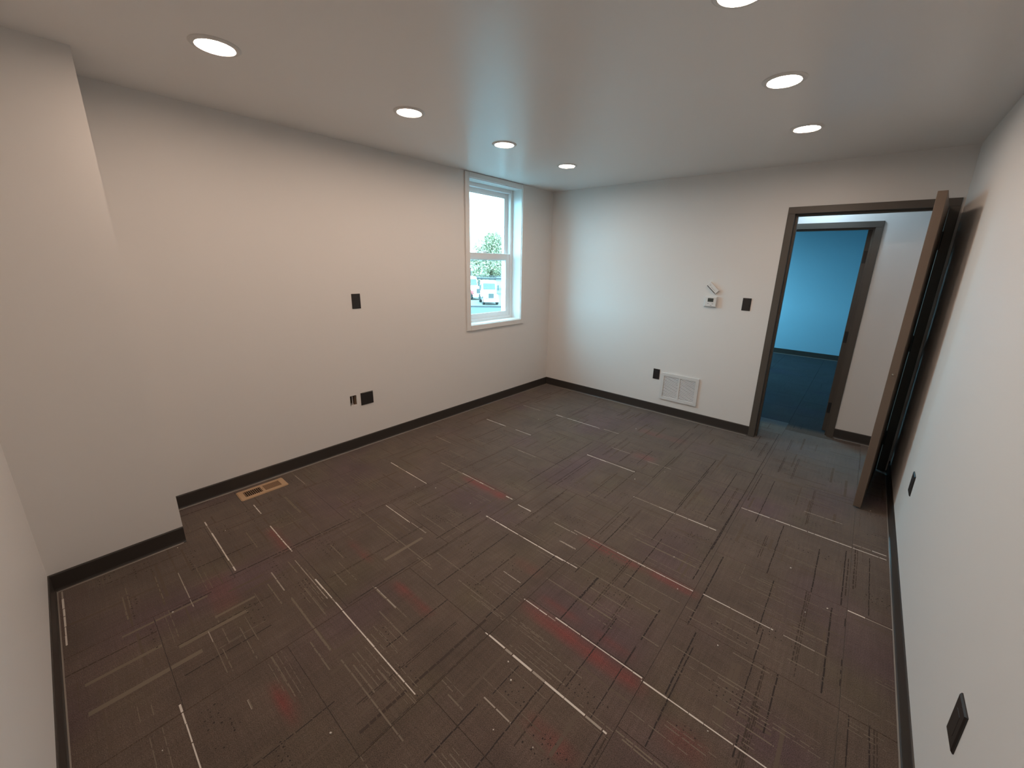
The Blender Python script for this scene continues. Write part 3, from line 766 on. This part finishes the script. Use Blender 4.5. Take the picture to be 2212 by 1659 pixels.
# ------------------------------------------------------------------ street outside the window
GZ = -3.5
struct('ground', MB().box(-160, -0.6, -60, 160, GZ - 0.2, GZ), 'asphalt', 'pale grey street below the window', 'ground')
F = Vector((-0.7187, 0.6953, 0))        # straight out through the window
Rv = Vector((0.6953, 0.7187, 0))        # to the right in the view
C0 = Vector((3.1685, -4.241, 0))
def out(dist, side, z=GZ): p = C0 + F * dist + Rv * side; return Vector((p.x, p.y, z))
yaw0 = math.atan2(Rv.y, Rv.x)
def slab(name, d0, d1, s0, s1, z0, z1, mat, label, cat, kind='structure'):
    c = out((d0 + d1) / 2, (s0 + s1) / 2, z0)
    o = empty(name, c, (0, 0, yaw0)) if False else None
    mb = MB().box(-(s1 - s0) / 2, (s1 - s0) / 2, -(d1 - d0) / 2, (d1 - d0) / 2, 0, z1 - z0)
    o = build(name, mb, mat, None, local=True)
    o.location = c; o.rotation_euler = (0, 0, yaw0)
    return tag(o, label, cat, kind=kind)
slab('kerb', 46.9, 47.5, -16, 16, GZ, GZ + 0.14, 'concrete', 'concrete kerb between the street and the truck lot', 'kerb')
slab('parking_lot', 47.5, 110, -30, 30, GZ, GZ + 0.10, 'lot', 'pale parking lot where the trucks stand', 'ground')

def truck(name, dist, side, yaw, fender, label, s=1.0):
    """short-nosed lorry; local x to its left-right, -y forward (nose), z up"""
    root = empty(name, out(dist, side, GZ + 0.10), (0, 0, yaw0 + yaw))
    root.scale = (s * 0.80, s, s)
    tag(root, label, 'truck', 'white trucks parked outside the window')
    def P(n, mb, mat, bev=0.0, par=None):
        return build(n, mb, mat, par or root, local=True, bev=bev)
    # cab with a sloped windscreen and a rounded sleeper behind
    P('cab', MB().prism([(-0.35, 0.75), (1.3, 0.75), (1.3, 2.78), (0.25, 2.78), (-0.05, 2.66), (-0.35, 1.62)], -1.12, 1.12, lambda a, b, t: (t, a, b)), 'truck_white', 0.05)
    P('hood', MB().prism([(-1.75, 0.72), (-0.30, 0.72), (-0.30, 1.66), (-0.8, 1.60), (-1.70, 1.40)], -0.78, 0.78, lambda a, b, t: (t, a, b)), 'truck_white', 0.06)
    P('windscreen', MB().prism([(-0.372, 1.72), (-0.345, 1.72), (-0.10, 2.45), (-0.125, 2.45)], -0.92, 0.92, lambda a, b, t: (t, a, b)), 'truck_glass')
    for sx in (-1, 1):
        P('side_window', MB().box(sx * 1.125 - .01, sx * 1.125 + .01, 0.05, 0.85, 1.75, 2.35), 'truck_glass')
        P('mirror', MB().box(sx * 1.38 - .10, sx * 1.38 + .10, -0.25, -0.17, 1.60, 2.25).box(min(sx * 1.12, sx * 1.38), max(sx * 1.12, sx * 1.38), -0.22, -0.18, 2.1, 2.14), 'truck_grille', 0.01)
        P('fender', MB().prism([(-1.72, 0.62), (-1.55, 1.10), (-1.15, 1.22), (-0.62, 1.12), (-0.40, 0.62)], min(sx * 0.76, sx * 1.14), max(sx * 0.76, sx * 1.14), lambda a, b, t: (t, a, b)), fender, 0.04)
        P('headlight', MB().box(min(sx * 0.66, sx * 1.0), max(sx * 0.66, sx * 1.0), -1.80, -1.74, 0.78, 0.98), 'chrome', 0.01)
        w = P('wheel', MB().cyl((sx * 0.86, -1.05, 0.50), (sx * 1.17, -1.05, 0.50), 0.50, n=24), 'tyre', 0.0)
        P('hub', MB().cyl((sx * 1.16, -1.05, 0.50), (sx * 1.20, -1.05, 0.50), 0.25, 0.20, 16), 'truck_white', 0.0, w)
        w = P('wheel', MB().cyl((sx * 0.80, 1.95, 0.50), (sx * 1.17, 1.95, 0.50), 0.50, n=24), 'tyre', 0.0)
        P('step', MB().box(min(sx * 0.8, sx * 1.12), max(sx * 0.8, sx * 1.12), -0.3, 1.2, 0.42, 0.72), 'truck_grille', 0.02)
    P('grille', MB().box(-0.40, 0.40, -1.79, -1.72, 0.80, 1.36), 'truck_grille', 0.02)
    P('bumper', MB().box(-1.15, 1.15, -1.98, -1.72, 0.34, 0.70), 'truck_white', 0.05)
    P('chassis', MB().box(-0.45, 0.45, -1.5, 2.6, 0.55, 0.80), 'machine')
    return root
truck('truck', 50.2, 0.60, math.radians(8), 'truck_white', 'white truck facing the window, grey grille, right of the pair outside')
truck('truck', 56.6, -1.80, math.radians(36), 'truck_red', 'white truck with red front fender and big wheel, left of the pair outside', 1.08)

# dark machine cab behind the left truck
mc = empty('loader_cab', out(64, -2.6, GZ + 0.10), (0, 0, yaw0 + 0.2))
tag(mc, 'dark machine with an open cage cab behind the left truck outside', 'machine')
build('body', MB().box(-0.9, 0.9, -1.2, 1.2, 0.5, 2.6), 'machine', mc, local=True, bev=0.08)
for px, py in ((-.51, -.56), (.51, -.56), (-.51, .56), (.51, .56), (0, -.56)):
    build('cage_post', MB().box(px - .04, px + .04, py - .04, py + .04, 2.6, 3.9), 'machine', mc, local=True)
build('roof', MB().box(-.65, .65, -.7, .7, 3.9, 4.02), 'machine', mc, local=True, bev=0.02)
for sx in (-1, 1):
    for sy in (-0.8, 0.8):
        build('wheel', MB().cyl((sx * .9, sy, .5), (sx * 1.15, sy, .5), .5, n=18), 'tyre', mc, local=True)

# flat trailer behind the trucks
tr = empty('flat_trailer', out(66, 1.2, GZ + 0.10), (0, 0, yaw0))
tag(tr, 'long low flat trailer in front of the tree outside', 'trailer')
build('deck', MB().box(-2.8, 4.2, -1.2, 1.2, 2.3, 2.55), 'concrete', tr, local=True, bev=0.03)
build('side_rail', MB().box(-2.8, 4.2, -1.26, -1.2, 2.75, 2.86).box(-2.8, -2.7, -1.26, -1.2, 2.5, 2.8).box(0.5, 0.6, -1.26, -1.2, 2.5, 2.8).box(4.1, 4.2, -1.26, -1.2, 2.5, 2.8), 'concrete', tr, local=True)
for sx in (-1.6, -0.4, 2.4, 3.6):
    build('wheel', MB().cyl((sx, -1.2, .5), (sx, -0.9, .5), .5, n=18), 'tyre', tr, local=True)
for px in (-1.6, 3.0):
    build('axle_frame', MB().box(px - .1, px + .1, -.9, .9, .5, 2.3), 'machine', tr, local=True)

# utility pole and wires
up = empty('utility_pole', out(72, -2.55, GZ + 0.10), (0, 0, yaw0))
tag(up, 'thin grey utility pole rising behind the left truck outside', 'pole')
build('pole', MB().cyl((0, 0, 0), (0, 0, 5.3), 0.14, 0.10, 12), 'pole', up, local=True)
build('crossarm', MB().box(-0.9, 0.9, -0.06, 0.06, 5.0, 5.14), 'pole', up, local=True)
for zz in (4.42, 5.14):
    mb = MB(); pts = [Vector((-30 + 60 * i / 24, 0.09, zz + 0.0004 * (-30 + 60 * i / 24) ** 2)) for i in range(25)]
    for p, q in zip(pts, pts[1:]): mb.cyl(p, q, 0.03, n=6)
    build('power_line', mb, 'machine', up, local=True)

# tree
tb = out(78, 1.15, GZ + 0.10)
tree = empty('tree', tb)
tag(tree, 'tall leafy green tree behind the trucks outside the window', 'tree')
tm = MB().cyl((0, 0, 0), (0.05, 0, 2.2), 0.28, 0.20, 12)
for a, b, c in ((1.2, .5, 4.5), (-1.3, .3, 4.6), (.2, -1.0, 5.5), (-.4, 1.0, 5.8), (.3, .1, 6.8)): tm.cyl((0.05, 0, 2.0), (a, b, c), 0.14, 0.05, 8)
build('trunk', tm, 'bark', tree, local=True)
lm = MB(); rl = random.Random(5)
blobs = [(rl.gauss(0, 1.6), rl.gauss(0, 1.5), rl.uniform(1.6, 9.3), rl.uniform(0.9, 1.6)) for _ in range(46)]
for bx, by, bz, br in blobs:
    sh = 1.0 if bz < 6 else max(0.45, 1.0 - (bz - 6) / 5.0)
    for _ in range(330):
        d = Vector((rl.gauss(0, 1), rl.gauss(0, 1), rl.gauss(0, 1))).normalized() * br * rl.uniform(.55, 1.0)
        p = Vector((bx * sh, by * sh, bz)) + d
        n = Vector((rl.gauss(0, 1), rl.gauss(0, 1), rl.gauss(0, 1))).normalized(); a = n.orthogonal().normalized() * rl.uniform(.09, .17); b = n.cross(a).normalized() * rl.uniform(.13, .22)
        lm.add([p - b, p + a, p + b, p - a], [(0, 1, 2, 3)])
lf = build('leaves', lm, 'foliage', tree, local=True); lf['kind'] = 'stuff'

bpy.context.view_layer.update()
